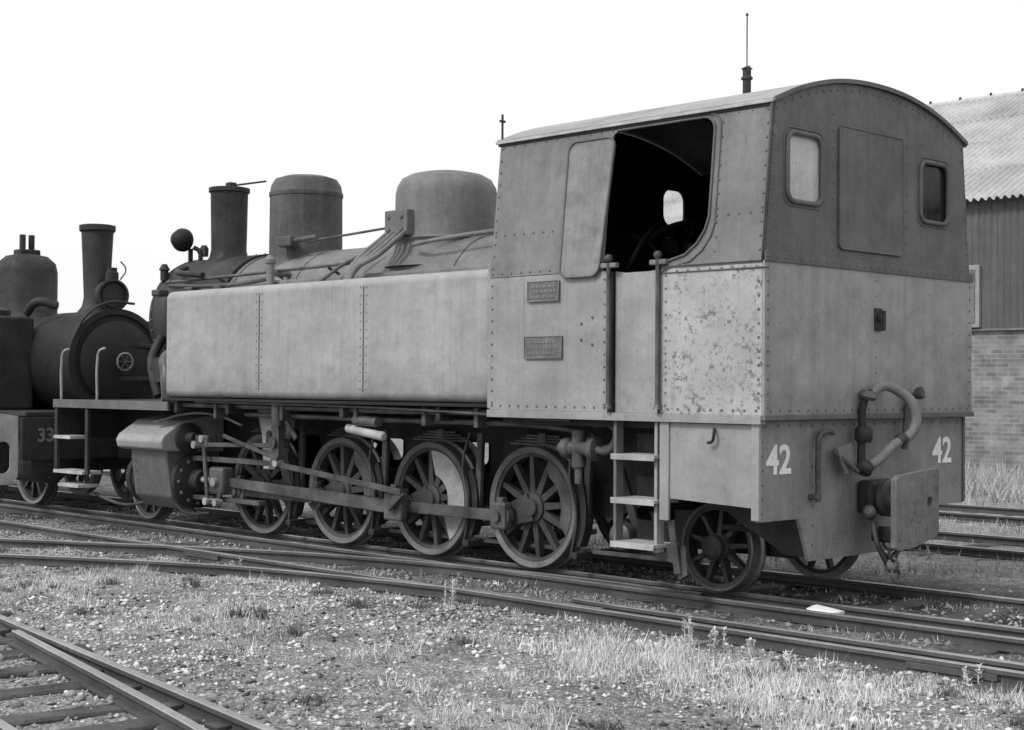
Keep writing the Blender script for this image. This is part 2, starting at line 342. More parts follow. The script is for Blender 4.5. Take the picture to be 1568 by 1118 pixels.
tube('side_pipe',[(-4.9,-.62,3.05),(-4.5,-.62,3.08),(-3.6,-.55,3.12),(-2.9,-.5,3.12)],.022,M_boil,LO)
tube('boiler_handrail',[(-9.3,-.72,2.86),(-8.6,-.74,2.86),(-7,-.76,2.88),(-5.6,-.76,2.90)],.018,M_gear,LO,False)
for x in(-9.2,-8.2,-7.1,-6.1): cyl('handrail_stanchion',(x,-.62,2.82),(x,-.75,2.87),.016,M_gear,LO)
cyl('safety_rod',(-7.1,-.3,3.24),(-5.6,-.3,3.30),.014,M_gear,LO); box('sand_dome_valve',-7.35,-7.1,-.52,-.38,3.18,3.3,M_dome,LO,.02); cyl('valve_rod',(-7.2,-.45,3.24),(-6.7,-.45,3.26),.03,M_dome,LO)
cyl('check_valve',(-7.0,-.85,2.66),(-7.0,-.85,2.98),.045,M_dome2,LO); lathe('check_valve_cap',[(.06,0),(.065,.04),(.03,.09)],(-7.0,-.85,2.96),(0,0,1),M_dome2,LO,16)
cyl('check_valve_branch',(-7.0,-.85,2.86),(-7.0,-.6,2.86),.04,M_dome2,LO); tube('feed_pipe',[(-7.0,-.85,2.8),(-7.4,-.9,2.76),(-8.2,-.9,2.76),(-9.0,-.86,2.8)],.025,M_dome,LO)
for x in(-7.9,-8.5,-9.2): box('tank_filler_clamp',x-.08,x+.08,-.95,-.8,2.68,2.76,M_dome,LO,.02)
lathe('headlamp',[(.13,0),(.145,.02),(.145,.06),(.10,.16),(.04,.2)],(-9.62,-.28,3.42),(.4,-.8,0),M_black,LO,28)
lathe('headlamp_bracket',[(.03,0),(.03,.2)],(-9.6,-.2,3.12),(0,0,1),M_dark,LO,12)
tube('whistle_stem',[(-9.45,-.15,3.15),(-9.45,-.17,3.28),(-9.5,-.22,3.33)],.03,M_dark,LO); lathe('whistle',[(.05,0),(.055,.1),(.03,.14)],(-9.45,-.1,3.22),(0,0,1),M_dark,LO,14)
tube('smokebox_pipe',[(-9.3,-.45,3.05),(-9.1,-.7,2.98),(-8.6,-.8,2.92),(-8.4,-.8,2.9)],.035,M_dark,LO)
lathe('smokebox_valve',[(.05,0),(.05,.12),(.07,.13),(.03,.2)],(-9.55,-.6,2.9),(0,0,1),M_dark,LO,14)
lathe('exhaust_elbow',[(.12,0),(.15,.03),(.15,.1),(.11,.12),(.11,.25),(.15,.27),(.15,.33)],(-9.0,-.7,1.8),(0,-1,0),M_dark,LO,24)
tube('blower_pipe',[(-9.35,-.75,2.2),(-9.3,-.9,1.95),(-9.1,-1.0,1.7),(-9.0,-1.0,1.5)],.06,M_dark,LO)
tube('steam_inlet',[(-8.9,-.7,2.0),(-8.9,-.95,1.95),(-8.75,-1.05,1.75),(-8.7,-1.05,1.45)],.08,M_gear,LO)
box('smokebox_saddle',-9.5,-8.4,-.6,.6,1.3,1.9,M_black,LO,.03)
# ---- frames
for y in(-.58,.58):
    fr=[(-10.6,1.30),(-.1,1.30),(-.1,.75),(-1.6,.75),(-2.2,.5),(-7.8,.5),(-8.4,.7),(-10.6,.7)]
    fillpoly('main_frame',fr,[rr(-8.5+i*1.39,-7.8+i*1.39,.8,1.1,.08) for i in range(1,5)],lambda u,v,w,y=y:(u,y+w,v),.035,M_black,LO)
box('firebox_ashpan',-3.9,-2.2,-.5,.5,.55,1.5,M_black,LO,.02); box('boiler_under',-8.4,-3.9,-.5,.5,1.25,1.9,M_black,LO,.02)
box('running_board',-8.2,CABX,-1.45,-.5,1.455,1.485,M_black,LO,.003)
for x in(-8,-7.0,-5.05,-3.65): box('tank_bracket',x-.03,x+.03,-1.4,-.6,1.32,1.455,M_dark,LO,.01)
box('front_platform',-10.72,-8.1,-1.40,1.40,1.395,1.435,M_dark,LO,.004); box('front_platform_edge',-10.72,-8.1,-1.44,-1.405,1.34,1.44,M_up,LO,.004)
box('front_buffer_beam',-10.74,-10.66,-1.40,1.40,.95,1.38,M_dark,LO,.01)
for x in(-10.68,-9.93): box('front_step_hanger',x-.035,x+.035,-1.42,-1.38,.55,1.34,M_dark,LO,.004)
for z in(.98,.56): box('front_step',-10.66,-9.95 if z<.7 else -10.25,-1.46,-1.2,z-.02,z+.02,M_light,LO,.004)
box('front_step_lower',-10.5,-10.0,-1.48,-1.2,.38,.42,M_light,LO,.004)
for x in(-10.62,-9.75): tube('front_handrail',[(x,-1.38,1.44),(x,-1.38,1.9),(x+.04,-1.38,2.02),(x+.14,-1.36,2.06)],.016,M_side,LO)
cyl('front_buffer_shank',(-10.75,0,.95),(-11.0,0,.95),.09,M_dark,LO); cyl('front_buffer_head',(-11.0,0,.95),(-11.04,0,.95),.25,M_dark,LO,seg=32)
# ---- wheels
PX,PZ=-.27,-.09
DR=[-7.19,-5.80,-4.42,-3.04]
for i,x in enumerate(DR):
    for sg in(-1,1):
        wheel('driving_wheel',x,sg*.80,.55,sg,LO,12,cw=18,cwa=(74 if i==2 else 48),cm=(M_cw if i==2 else M_gear))
    cyl('axle',(x,-.7,.55),(x,.7,.55),.08,M_black,LO)
    lathe('crank_pin',[(.075,0),(.075,.16),(.05,.17),(.05,.26 if i==2 else .2)],(x+PX,-.80,.55+PZ),(0,-1,0),M_gear,LO,18)
    bar('crank_web',(x,-.80,.55),(x+PX,-.80,.55+PZ),.26,.05,M_wheel,LO,.2)
for x,r in((-.96,.36),(-9.55,.37)):
    for sg in(-1,1): wheel('carrying_wheel',x,sg*.80,r,sg,LO,9,hub=.11)
    cyl('axle',(x,-.7,r),(x,.7,r),.07,M_black,LO)
    lathe('axle_boss',[(.1,0),(.1,.06),(.06,.09)],(x,-.80,r),(0,-1,0),M_wheel,LO,20)
box('truck_frame',-1.55,-.4,-.6,.6,.3,.62,M_black,LO,.02)
yr=-.90
for i in range(3):
    a=(DR[i]+PX,yr,.55+PZ); b=(DR[i+1]+PX,yr,.55+PZ); bar('coupling_rod',a,b,.105,.045,M_gear,LO)
for i,x in enumerate(DR):
    lathe('rod_boss',[(.11,0),(.12,.01),(.12,.07),(.09,.08)],(x+PX,yr+.035,.55+PZ),(0,-1,0),M_gear,LO,24)
    box('oil_cup',x+PX-.04,x+PX+.04,yr-.04,yr+.03,.55+PZ+.09,.55+PZ+.17,M_gear,LO,.01)
    for dx in(-.07,.07): RV.add((x+PX+dx,yr-.05,.55+PZ),(0,-1,0),.018)
box('rod_end_block',DR[3]+PX-.10,DR[3]+PX+.10,yr-.07,yr+.03,.55+PZ-.12,.55+PZ+.13,M_gear,LO,.025)
yc=-1.0
XH=-7.62
bar('connecting_rod',(XH,yc,.56),(DR[2]+PX,yc,.55+PZ),.10,.045,M_gear,LO,.14)
box('rod_big_end',DR[2]+PX-.13,DR[2]+PX+.13,yc-.05,yc+.05,.55+PZ-.13,.55+PZ+.14,M_gear,LO,.02)
box('rod_big_end_oiler',DR[2]+PX-.04,DR[2]+PX+.04,yc-.04,yc+.04,.55+PZ+.14,.55+PZ+.22,M_gear,LO,.01)
box('crosshead',XH-.15,XH+.13,yc-.12,yc+.06,.42,.72,M_gear,LO,.03)
cyl('gudgeon_pin',(XH,yc-.16,.56),(XH,yc,.56),.05,M_cw,LO)
bar('slide_bar',(-8.2,yc,.80),(-6.7,yc,.80),.06,.10,M_gear,LO); bar('slide_bar_lower',(-8.2,yc,.36),(-6.9,yc,.36),.05,.10,M_gear,LO)
cyl('piston_rod',(-8.3,yc,.56),(XH,yc,.56),.035,M_light,LO)
bar('return_crank',(DR[2]+PX,-1.10,.55+PZ),(DR[2]+PX+.22,-1.10,.62),.09,.04,M_gear,LO,.07)
bar('eccentric_rod',(DR[2]+PX+.22,-1.12,.62),(-6.45,-1.12,.80),.06,.03,M_gear,LO)
ln=[(-6.5+.10*math.cos(t),1.05+.32*math.sin(t)) for t in [math.radians(a) for a in range(-70,71,14)]]
ln+= [(-6.62+.10*math.cos(t),1.05+.32*math.sin(t)) for t in [math.radians(a) for a in range(70,-71,-14)]]
fillpoly('expansion_link',ln,[],lambda u,v,w:(u,-1.12+w,v),.07,M_gear,LO)
cyl('link_trunnion',(-6.47,-1.2,1.03),(-6.47,-1.0,1.03),.06,M_gear,LO)
fillpoly('motion_bracket',[(-6.95,1.38),(-6.3,1.38),(-6.35,1.2),(-6.62,.74),(-6.82,.74),(-6.85,1.1)],[rr(-6.78,-6.66,.95,1.15,.04)],lambda u,v,w:(u,-1.02+w,v),.05,M_cw,LO)
bar('radius_rod',(-6.45,-1.12,1.0),(-8.05,-1.12,.96),.05,.03,M_gear,LO)
bar('combination_lever',(-7.85,-1.13,1.05),(-7.75,-1.13,.30),.06,.03,M_gear,LO,.05)
bar('union_link',(-7.75,-1.13,.32),(-7.55,-1.13,.36),.05,.03,M_gear,LO)
bar('drop_arm',(-7.55,-1.1,.5),(-7.6,-1.1,.28),.07,.03,M_gear,LO)
for px_,pz_ in((-7.85,1.03),(-7.76,.34),(-8.0,.96),(-7.57,.34),(-6.45,.82)): cyl('motion_pin',(px_,-1.17,pz_),(px_,-1.08,pz_),.042,M_cw,LO)
cyl('valve_spindle',(-8.3,-1.05,1.0),(-7.8,-1.05,1.0),.04,M_light,LO)
box('valve_crosshead',-8.0,-7.75,-1.15,-1.0,.93,1.07,M_gear,LO,.02)
bar('lifting_arm',(-6.3,-1.15,1.3),(-6.1,-1.15,1.08),.06,.03,M_gear,LO); cyl('weigh_shaft',(-6.3,-1.2,1.3),(-6.3,-.6,1.3),.04,M_gear,LO)
bar('link_rod_small',(-7.4,-1.17,1.08),(-6.4,-1.17,.86),.045,.02,M_gear,LO)
# ---- cylinder block
lathe('cylinder',[(.12,-.10),(.16,-.08),(.26,-.06),(.30,-.05),(.30,.03),(.27,.04),(.27,.92),(.31,.93),(.31,1.0),(.26,1.02),(.14,1.03),(.12,1.15)],(-9.2,-.98,.54),(1,0,0),M_dark,LO,40)
for k in range(12):
    a=2*math.pi*k/12; RV.add((-8.18,-.98+.25*math.cos(a),.54+.25*math.sin(a)),(1,0,0),.024)
def prism(name,cs,x0,x1,m,bev=.02):
    vs=[];m_=len(cs)
    for x in(x0,x1):
        for y,z in cs: vs.append((x,y,z))
    fs=[tuple(range(m_)),tuple(range(2*m_-1,m_-1,-1))]+[(i,(i+1)%m_,m_+(i+1)%m_,m_+i) for i in range(m_)]
    o=mk(name,vs,fs,m,LO); md=o.modifiers.new('b','BEVEL'); md.width=bev; md.segments=2; return o
prism('valve_chest_casing',[(-.62,1.32),(-1.18,1.22),(-1.42,1.06),(-1.46,.99),(-1.44,.91),(-1.36,.88),(-.62,.86)],-9.18,-8.20,M_side,bev=.018)
prism('cylinder_casing',[(-.62,.89),(-1.33,.89),(-1.33,.80),(-1.27,.36),(-1.14,.22),(-.62,.22)],-9.05,-8.28,M_up,bev=.02)
RV.line((-9.0,-1.325,.84),(-8.33,-1.325,.84),.09,(0,-1,0),.012); RV.line((-8.95,-1.29,.42),(-8.95,-1.33,.75),.1,(0,-1,0),.012)
lathe('valve_chest_cover',[(.16,0),(.17,.02),(.17,.06),(.08,.09),(.06,.18)],(-8.2,-1.12,1.03),(1,0,0),M_dark,LO,28)
tube('drain_pipe',[(-8.3,-1.2,.28),(-8.1,-1.2,.2),(-7.6,-1.2,.22)],.02,M_dark,LO)
tube('lubricator_pipe',[(-8.5,-1.35,1.2),(-8.0,-1.3,1.3),(-7.4,-1.25,1.3),(-7.0,-1.2,1.2)],.014,M_gear,LO)
tube('drain_pipe_front',[(-9.1,-1.1,.25),(-9.5,-1.15,.2),(-10.1,-1.2,.3)],.02,M_gear,LO)
bar('guard_iron',(-8.6,-.95,.3),(-8.2,-.95,.12),.06,.03,M_gear,LO)
# ---- pipes under the tank
tube('pipe_run_upper',[(-8.1,-1.30,1.41),(-5,-1.30,1.40),(-1.75,-1.30,1.37),(-1.6,-1.3,1.3),(-1.62,-1.3,1.18),(-1.75,-1.3,1.12)],.03,M_gear,LO)
tube('pipe_run_lower',[(-6.9,-1.22,1.32),(-5,-1.22,1.31),(-2.1,-1.22,1.27),(-1.9,-1.22,1.2),(-1.95,-1.22,1.1)],.026,M_gear,LO)
tube('pipe_thin',[(-7.6,-1.4,1.45),(-4,-1.4,1.42),(-2.0,-1.4,1.36)],.014,M_gear,LO)
lathe('cylinder_reservoir',[(.03,0),(.045,.02),(.045,.55),(.03,.57)],(-5.1,-1.28,1.22),(1,0,-.12),M_light,LO,20)
for x in(-7.3,-6.1,-4.9,-3.9,-3.2): box('pipe_clip',x-.025,x+.025,-1.35,-1.18,1.27,1.45,M_gear,LO,.008)
cyl('valve_block',(-6.2,-1.32,1.22),(-6.2,-1.32,1.45),.06,M_gear,LO); cyl('valve_block',(-4.95,-1.3,1.3),(-4.6,-1.3,1.29),.05,M_gear,LO)
lathe('injector',[(.04,-.05),(.05,0),(.09,.02),(.09,.08),(.065,.1),(.065,.3),(.1,.32),(.1,.38),(.04,.4)],(-2.15,-1.32,1.13),(1,0,0),M_gear,LO,24)
cyl('injector_body',(-1.98,-1.32,.98),(-1.98,-1.32,1.28),.06,M_gear,LO); cyl('injector_drain',(-1.98,-1.32,.84),(-1.98,-1.32,.98),.035,M_gear,LO)
tube('injector_loop',[(-1.8,-1.34,1.13),(-1.62,-1.34,1.13),(-1.54,-1.34,1.25),(-1.6,-1.34,1.33),(-1.8,-1.33,1.34)],.034,M_gear,LO)
# brake gear
for x in [d+.69 for d in DR]:
    bar('brake_hanger',(x-.02,-.75,1.2),(x-.06,-.75,.45),.07,.05,M_gear,LO)
    sh=[(x-.69+math.cos(t)*.6,.55+math.sin(t)*.6) for t in [math.radians(a) for a in range(-28,29,8)]]+[(x-.69+math.cos(t)*.67,.55+math.sin(t)*.67) for t in [math.radians(a) for a in range(28,-29,-8)]]
    fillpoly('brake_shoe',sh,[],lambda u,v,w:(u,-.75+w,v),.1,M_dark,LO)
    box('brake_beam',x-.12,x-.04,-.9,.9,.14,.2,M_dark,LO,.01)
    tube('sand_pipe',[(x-.15,-.78,1.2),(x-.2,-.82,.9),(x-.1,-.84,.5),(x-.2,-.8,.14)],.014,M_gear,LO)
bar('brake_pull_rod',(-7.0,-.68,.17),(-1.2,-.68,.2),.04,.03,M_gear,LO)
for d in DR:
    for k in range(4): box('leaf_spring',d-.42+.07*k,d+.42-.07*k,-.66,-.57,1.10+k*.026,1.122+k*.026,M_gear,LO,.004)
    box('spring_buckle',d-.05,d+.05,-.67,-.56,1.0,1.22,M_gear,LO,.008)
lathe('sandbox_cover',[(.10,0),(.11,.02),(.11,.12),(.06,.15)],(-1.62,-1.1,.42),(0,-1,0),M_gear,LO,24)
bar('lower_stay',(-1.8,-1.0,.95),(-1.6,-1.0,.42),.08,.04,M_dark,LO)
# ---- cab steps
for x in(-1.42,-1.0): box('step_hanger',x-.03,x+.0,-1.49,-1.40,.36,1.38,M_up if x<-1.2 else M_side,LO,.004)
for i,z in enumerate((1.10,.755,.41)):
    box('step_tread',-1.43,-.985,-1.54,-1.24,z-.014,z+.014,M_light,LO,.003); box('step_tread_lip',-1.43,-.985,-1.548,-1.541,z-.03,z+.016,M_light,LO,.002); box('step_back',-1.41,-1.01,-1.25,-1.235,z,z+.17,M_dark,LO,.003)
fillpoly('step_foot_plate',[(-1.5,.42),(-.80,.42),(-.78,.20),(-.86,.16),(-.92,.28),(-1.2,.36),(-1.5,.40)],[],lambda u,v,w:(u,-1.38+w,v),.02,M_gear,LO)
box('step_post',-.965,-.875,-1.505,-1.48,.62,1.375,M_side,LO,.004); bar('step_stay',(-.9,-1.44,.62),(-.86,-1.40,.2),.06,.03,M_gear,LO)
fillpoly('bunker_skirt',[(-.875,.79),(-.09,.76),(-.09,1.37),(-.875,1.37)],[],lambda u,v,w:(u,-1.478+w,v),.018,M_side,LO)
tube('skirt_hook',[(-.45,-1.49,1.33),(-.42,-1.53,1.31),(-.44,-1.53,1.24),(-.48,-1.53,1.23)],.012,M_dark,LO)
ap=[(-1.49,1.40),(-1.49,.66),(-.98,.66),(-.84,.33),(.70,.33),(.86,.66),(1.49,.66),(1.49,1.40)]
M_apr=mat('apron_paint',.24,.22,.5,streak=.25,spots=.5,spotcol=.1,spot_scale=24,bump=.12,dent=.35,mott=.14)
fillpoly('rear_apron',ap,[],lambda u,v,w:(-.06+w,u,v),.03,M_apr,LO)
box('apron_end_flange',-.10,-.03,-1.505,-1.47,.67,1.40,M_side,LO,.004); box('apron_end_flange_far',-.2,-.03,1.47,1.505,.67,1.40,M_up,LO,.004)
RV.line((-.045,-.8,.45),(-.045,-.8,1.35),.13,(1,0,0)); RV.line((-.045,-1.44,.72),(-.045,-1.44,1.35),.1,(1,0,0),.009); RV.line((-.045,-1.4,1.36),(-.045,1.4,1.36),.14,(1,0,0))
fillpoly('apron_gusset',[(-.9,.7),(-.06,.7),(-.06,.36),(-.25,.36)],[],lambda u,v,w:(u,-.84+w,v),.025,M_dark,LO)
fillpoly('apron_gusset_far',[(-.9,.7),(-.06,.7),(-.06,.36),(-.25,.36)],[],lambda u,v,w:(u,.84+w,v),.025,M_dark,LO)
box('rear_drag_box',-.9,-.08,-.8,.8,.5,.55,M_black,LO,.01); box('under_bunker_floor',-2.8,-.05,-1.40,1.40,1.32,1.37,M_black,LO,.0)
R90=(math.pi/2,0,math.pi/2)
text('number_42','42',.30,(-.042,-1.24,1.10),R90,M_white,LO,1.05); text('number_42_far','42',.30,(-.042,1.13,1.11),R90,M_white,LO,1.05)
# rear fittings
box('lamp_iron_plate',.022,.035,-.05,.05,2.10,2.28,M_dark,LO,.004); box('lamp_iron',.035,.08,-.03,.04,2.18,2.23,M_dark,LO,.012); cyl('lamp_iron_pin',(.075,.01,2.10),(.075,.01,2.26),.016,M_dark,LO)
tube('brake_hose',[(.10,-.20,1.60),(.14,-.12,1.66),(.22,.0,1.62),(.30,.10,1.48),(.30,.08,1.32),(.22,-.08,1.20),(.16,-.22,1.08),(.12,-.34,1.02)],.040,M_upside,LO)
lathe('hose_coupling',[(.05,0),(.065,.02),(.065,.08),(.04,.10)],(.12,-.30,1.06),(0,-.6,-.6),M_dark,LO,18)
tube('hose_standpipe',[(.05,-.28,1.02),(.06,-.28,1.3),(.07,-.26,1.55),(.10,-.20,1.62)],.032,M_dark,LO)
lathe('hose_cock',[(.055,0),(.07,.03),(.07,.1),(.05,.13)],(.07,-.27,1.22),(0,0,1),M_dark,LO,16); lathe('hose_valve_head',[(.06,0),(.075,.03),(.05,.07)],(.08,-.24,1.56),(.3,0,1),M_gear,LO,16)
lathe('hose_clamp',[(.05,0),(.055,.03),(.05,.06)],(.24,-.03,1.23),(.3,.6,.5),M_dark,LO,16)
tube('heating_standpipe',[(.03,.40,1.15),(.05,.40,1.4),(.08,.41,1.56),(.14,.42,1.60)],.028,M_gear,LO); lathe('heating_cap',[(.04,0),(.05,.02),(.05,.06)],(.12,.42,1.60),(1,.2,.2),M_gear,LO,16)
tube('vacuum_pipe',[(.0,-.60,1.30),(.02,-.70,1.31),(.02,-.80,1.28),(.02,-.82,1.15),(.02,-.82,.86),(.02,-.82,.78)],.022,M_gear,LO); box('vacuum_bracket',-.045,.03,-.86,-.78,.80,.84,M_gear,LO,.006)
fillpoly('hose_bracket',[(-.62,1.18),(-.42,1.22),(-.36,1.05),(-.5,.98)],[],lambda u,v,w:(.05+w,u,v),.02,M_upside,LO)
cyl('safety_hose',(.1,-.4,1.0),(.02,-.62,1.16),.02,M_gear,LO)
box('buffer_socket',-.04,.10,-.20,.22,.66,.92,M_dark,LO,.03); lathe('buffer_guide',[(.15,0),(.15,.06),(.11,.08),(.11,.2)],(.08,.01,.78),(1,0,0),M_gear,LO,28)
cyl('buffer_shank',(.2,.01,.78),(.40,.03,.78),.075,M_gear,LO)
hd=[(-.32,.42),(-.30,.40),(-.10,.42),(.12,.49),(.15,.52),(.15,1.00),(.13,1.02),(.0,1.01),(-.29,.97),(-.32,.94)]
M_buf=mat('buffer_plate',.17,.35,.5,streak=.3,spots=.6,spotcol=.06,spot_scale=14,bump=.2,dent=.3,mott=.15)
fillpoly('buffer_head',hd,[rr(.02,.08,.73,.80,.02)],lambda u,v,w:(.40+w+.20*u,.05+u,v),.05,M_buf,LO)
box('coupling_hook',.05,.30,-.14,-.06,.44,.56,M_dark,LO,.02)
for i in range(4):
    lathe('coupling_link',[(.055,0),(.07,.014),(.055,.028),(.042,.014)],(.20+.01*i,-.12+.03*(i%2),.44-i*.085),(i%2,1-i%2,.1),M_gear,LO,20,closed=True)
tube('coupling_chain',[(.1,-.15,.60),(.16,-.20,.42),(.2,-.1,.33),(.24,.0,.42),(.2,.1,.56)],.022,M_gear,LO)
lathe('coupling_screw',[(.035,0),(.05,.03),(.05,.1),(.03,.12)],(.1,-.2,.66),(.2,-.6,.2),M_gear,LO,16)
tube('coupling_shackle',[(.12,-.22,.62),(.18,-.27,.48),(.2,-.22,.36),(.2,-.16,.30)],.02,M_gear,LO)
RV.done(LO,M_riv)

# ================================================================ SECOND LOCOMOTIVE
L2=empty('steam_locomotive')
lathe('boiler',[(.66,0),(.66,5)],(-17,0,1.93),(1,0,0),M_dark,L2,48)
lathe('smokebox',[(.70,0),(.70,1.3),(.72,1.31),(.72,1.36),(.64,1.37),(.62,1.34),(.05,1.34)],(-13.05,0,1.93),(1,0,0),M_black,L2,56,capB=True)
lathe('smokebox_door',[(.56,0),(.55,.04),(.4,.1),(.1,.13)],(-11.70,0,1.93),(1,0,0),M_black,L2,48)
lathe('door_wheel',[(.11,0),(.13,.012),(.11,.025),(.10,.012)],(-11.5,0,1.93),(1,0,0),M_upside,L2,28,closed=True)
for a in range(3):
    t=a*math.pi/3; cyl('door_wheel_spoke',(-11.485,-.11*math.cos(t),1.93-.11*math.sin(t)),(-11.485,.11*math.cos(t),1.93+.11*math.sin(t)),.010,M_gear,L2,seg=8)
for z in(1.7,2.15): box('door_strap',-11.64,-11.58,0,.55,z-.03,z+.03,M_dark,L2,.01)
lathe('chimney',[(.42,-.1),(.30,0),(.20,.12),(.175,.25),(.19,.6),(.215,1.14),(.245,1.17),(.245,1.24),(.2,1.25)],(-12.25,0,2.57),(0,0,1),M_dark,L2,40)
lathe('steam_dome',[(.62,-.1),(.50,.05),(.44,.15),(.44,.75),(.41,.88),(.3,.98),(.05,1.03)],(-14.3,0,2.52),(0,0,1),M_dark,L2,40)
for y in(-.07,.07): cyl('safety_valve',(-14.3,y,3.5),(-14.3,y,3.82),.045,M_dark,L2)
box('safety_valve_base',-14.42,-14.18,-.16,.16,3.5,3.6,M_dark,L2,.02)
lathe('headlamp',[(.14,0),(.2,.05),(.22,.2),(.22,.25),(.19,.26),(.18,.2)],(-11.95,-.02,2.83),(1,-.15,0),M_dark,L2,32); cyl('headlamp_lens',(-11.78,-.03,2.83),(-11.73,-.035,2.83),.17,M_dark,L2)
lathe('headlamp_vent',[(.09,0),(.09,.1),(.07,.12),(.07,.17)],(-11.85,0,3.04),(0,0,1),M_dark,L2,18)
tube('lamp_wire',[(-11.8,.1,3.05),(-11.8,.18,3.2),(-11.8,.1,3.3)],.01,M_gear,L2)
tube('smokebox_handrail',[(-11.68,-.62,2.3),(-11.6,-.5,2.55),(-11.6,-.2,2.72),(-11.6,.2,2.72)],.018,M_dark,L2)
box('side_tank',-17,-12.85,-1.42,-.6,1.27,2.55,M_dark,L2,.05,4); box('side_tank_far',-17,-12.85,.6,1.42,1.27,2.55,M_dark,L2,.05,4)
lathe('tank_filler',[(.2,0),(.2,.1),(.1,.14)],(-13.2,-1.0,2.53),(0,0,1),M_dark,L2,20)
tube('tank_pipe',[(-13.0,-.65,2.6),(-12.8,-.6,2.75),(-12.6,-.4,2.7)],.06,M_dark,L2)
box('platform',-17,-11.3,-1.5,1.5,1.22,1.27,M_dark,L2,.005)
box('buffer_beam',-11.36,-11.28,-1.56,1.5,.66,1.2,M_dark,L2,.01)
text('number_33','33',.24,(-11.275,-1.24,.97),R90,M_upside,L2)
fillpoly('step_plate',[(-1.95,1.27),(-1.56,1.22),(-1.56,.45),(-1.68,.36),(-1.95,.36)],[rr(-1.85,-1.66,.5,.9,.09)],lambda u,v,w:(-11.4+w,u,v),.03,M_light,L2)
box('step_backing',-11.7,-11.45,-1.94,-1.57,.5,1.1,M_black,L2,.01)
box('frame',-17,-11.4,-.5,.5,.5,1.2,M_black,L2,.01)
for x in(-12.5,-13.9,-15.3):
    for sg in(-1,1): wheel('wheel',x,sg*.8,.48,sg,L2,10,hub=.12)
lathe('cylinder',[(.1,-.05),(.27,0),(.27,.8),(.1,.85)],(-12.2,-1.1,.62),(1,0,0),M_dark,L2,28)
box('cab',-19,-17,-1.45,1.45,1.27,3.5,M_dark,L2,.03)
cyl('buffer_head',(-11.1,0,.95),(-11.07,0,.95),.25,M_dark,L2,seg=28); cyl('buffer_shank',(-11.3,0,.95),(-11.1,0,.95),.09,M_dark,L2)

# ================================================================ TRACKS
def catmull(pts,step=.35):
    P=[Vector(p) for p in pts]; P=[2*P[0]-P[1]]+P+[2*P[-1]-P[-2]]; out=[]
    for i in range(1,len(P)-2):
        L_=(P[i+1]-P[i]).length; k=max(1,int(L_/step)) if len(pts)>2 else 1
        for j in range(k):
            t=j/k; a,b,c,d=P[i-1],P[i],P[i+1],P[i+2]
            out.append(.5*((2*b)+(c-a)*t+(2*a-5*b+4*c-d)*t*t+(3*b-a-3*c+d)*t**3))
    out.append(P[-2]); return out
PR=[(-.030,-.004),(-.024,0),(.024,0),(.030,-.004),(.032,-.028),(.009,-.036),(.009,-.072),(.055,-.080),(.055,-.092),(-.055,-.092),(-.055,-.080),(-.009,-.072),(-.009,-.036),(-.032,-.028)]
def rail(name,pts,parent,zt=0.):
    n=len(pts); vs=[];fs=[]
    for i,p in enumerate(pts):
        d=(pts[min(i+1,n-1)]-pts[max(i-1,0)]).normalized(); nr=Vector((-d.y,d.x))
        for u,z in PR: vs.append((p.x+nr.x*u,p.y+nr.y*u,z+zt))
    m=len(PR)
    for i in range(n-1):
        for k in range(m): fs.append((i*m+k,i*m+(k+1)%m,(i+1)*m+(k+1)%m,(i+1)*m+k))
    me=bpy.data.meshes.new(name); me.from_pydata(vs,[],fs); me.update()
    bm=bmesh.new(); bm.from_mesh(me); bmesh.ops.recalc_face_normals(bm,faces=bm.faces); bm.to_mesh(me); bm.free()
    me.materials.append(M_rail); me.materials.append(M_railtop)
    for q in me.polygons:
        if min(me.vertices[v].co.z for v in q.vertices)>zt-.005: q.material_index=1
    return link(bpy.data.objects.new(name,me),parent)
def off(pts,o):
    r=[]
    for i,p in enumerate(pts):
        d=(pts[min(i+1,len(pts)-1)]-pts[max(i-1,0)]).normalized(); r.append(p+Vector((-d.y,d.x))*o)
    return r
def sleepers(pts,parent,sp=.68,w=2.1,z=-.080,rng=(-30,30),jit=1.):
    vs=[];fs=[];acc=0;F=[(0,1,3,2),(4,6,7,5),(0,4,5,1),(2,3,7,6),(0,2,6,4),(1,5,7,3)]
    for i in range(len(pts)-1):
        a,b=pts[i],pts[i+1]; L_=(b-a).length; d=(b-a)/L_
        while acc<L_:
            p=a+d*acc
            if rng[0]<p.x<rng[1]:
                nr=Vector((-d.y,d.x)); j=random.uniform(-.04,.04)*jit; dd=(d+nr*j).normalized(); nn=Vector((-dd.y,dd.x)); ww=w/2+random.uniform(-.1,.06)*jit; hw=.105+random.uniform(-.02,.02); i0=len(vs); zz=z+random.uniform(-.014,.004); c=p+nr*random.uniform(-.07,.07)*jit
                for s1 in(-1,1):
                    for s2 in(-1,1):
                        for h in(zz-.1,zz): q=c+nn*s1*ww+dd*s2*hw; vs.append((q.x+random.uniform(-.01,.01),q.y,h+random.uniform(-.008,.006)))
                fs+=[tuple(i0+q for q in f) for f in F]
            acc+=sp*random.uniform(.9,1.1)
        acc-=L_
    o=mk('sleepers',vs,fs,M_sleep,parent); md=o.modifiers.new('b','BEVEL'); md.width=.014; return o
def track(center,parent,g=.66,sp=.68,w=2.1,both=True,rng=(-40,30)):
    p=catmull(center); rail('rail_near',off(p,-g),parent); rail('rail_far',off(p,g),parent); sleepers(p,parent,sp,w,rng=rng); return p
T1=empty('railway_track'); track([(-60,0),(40,0)],T1)
T2=empty('railway_track'); p=catmull([(-60,-1.52),(40,-1.52)]); rail('rail_near',off(p,-.66),T2); rail('rail_far',off(p,.44),T2); sleepers(p,T2,.7,2.0,z=-.088)
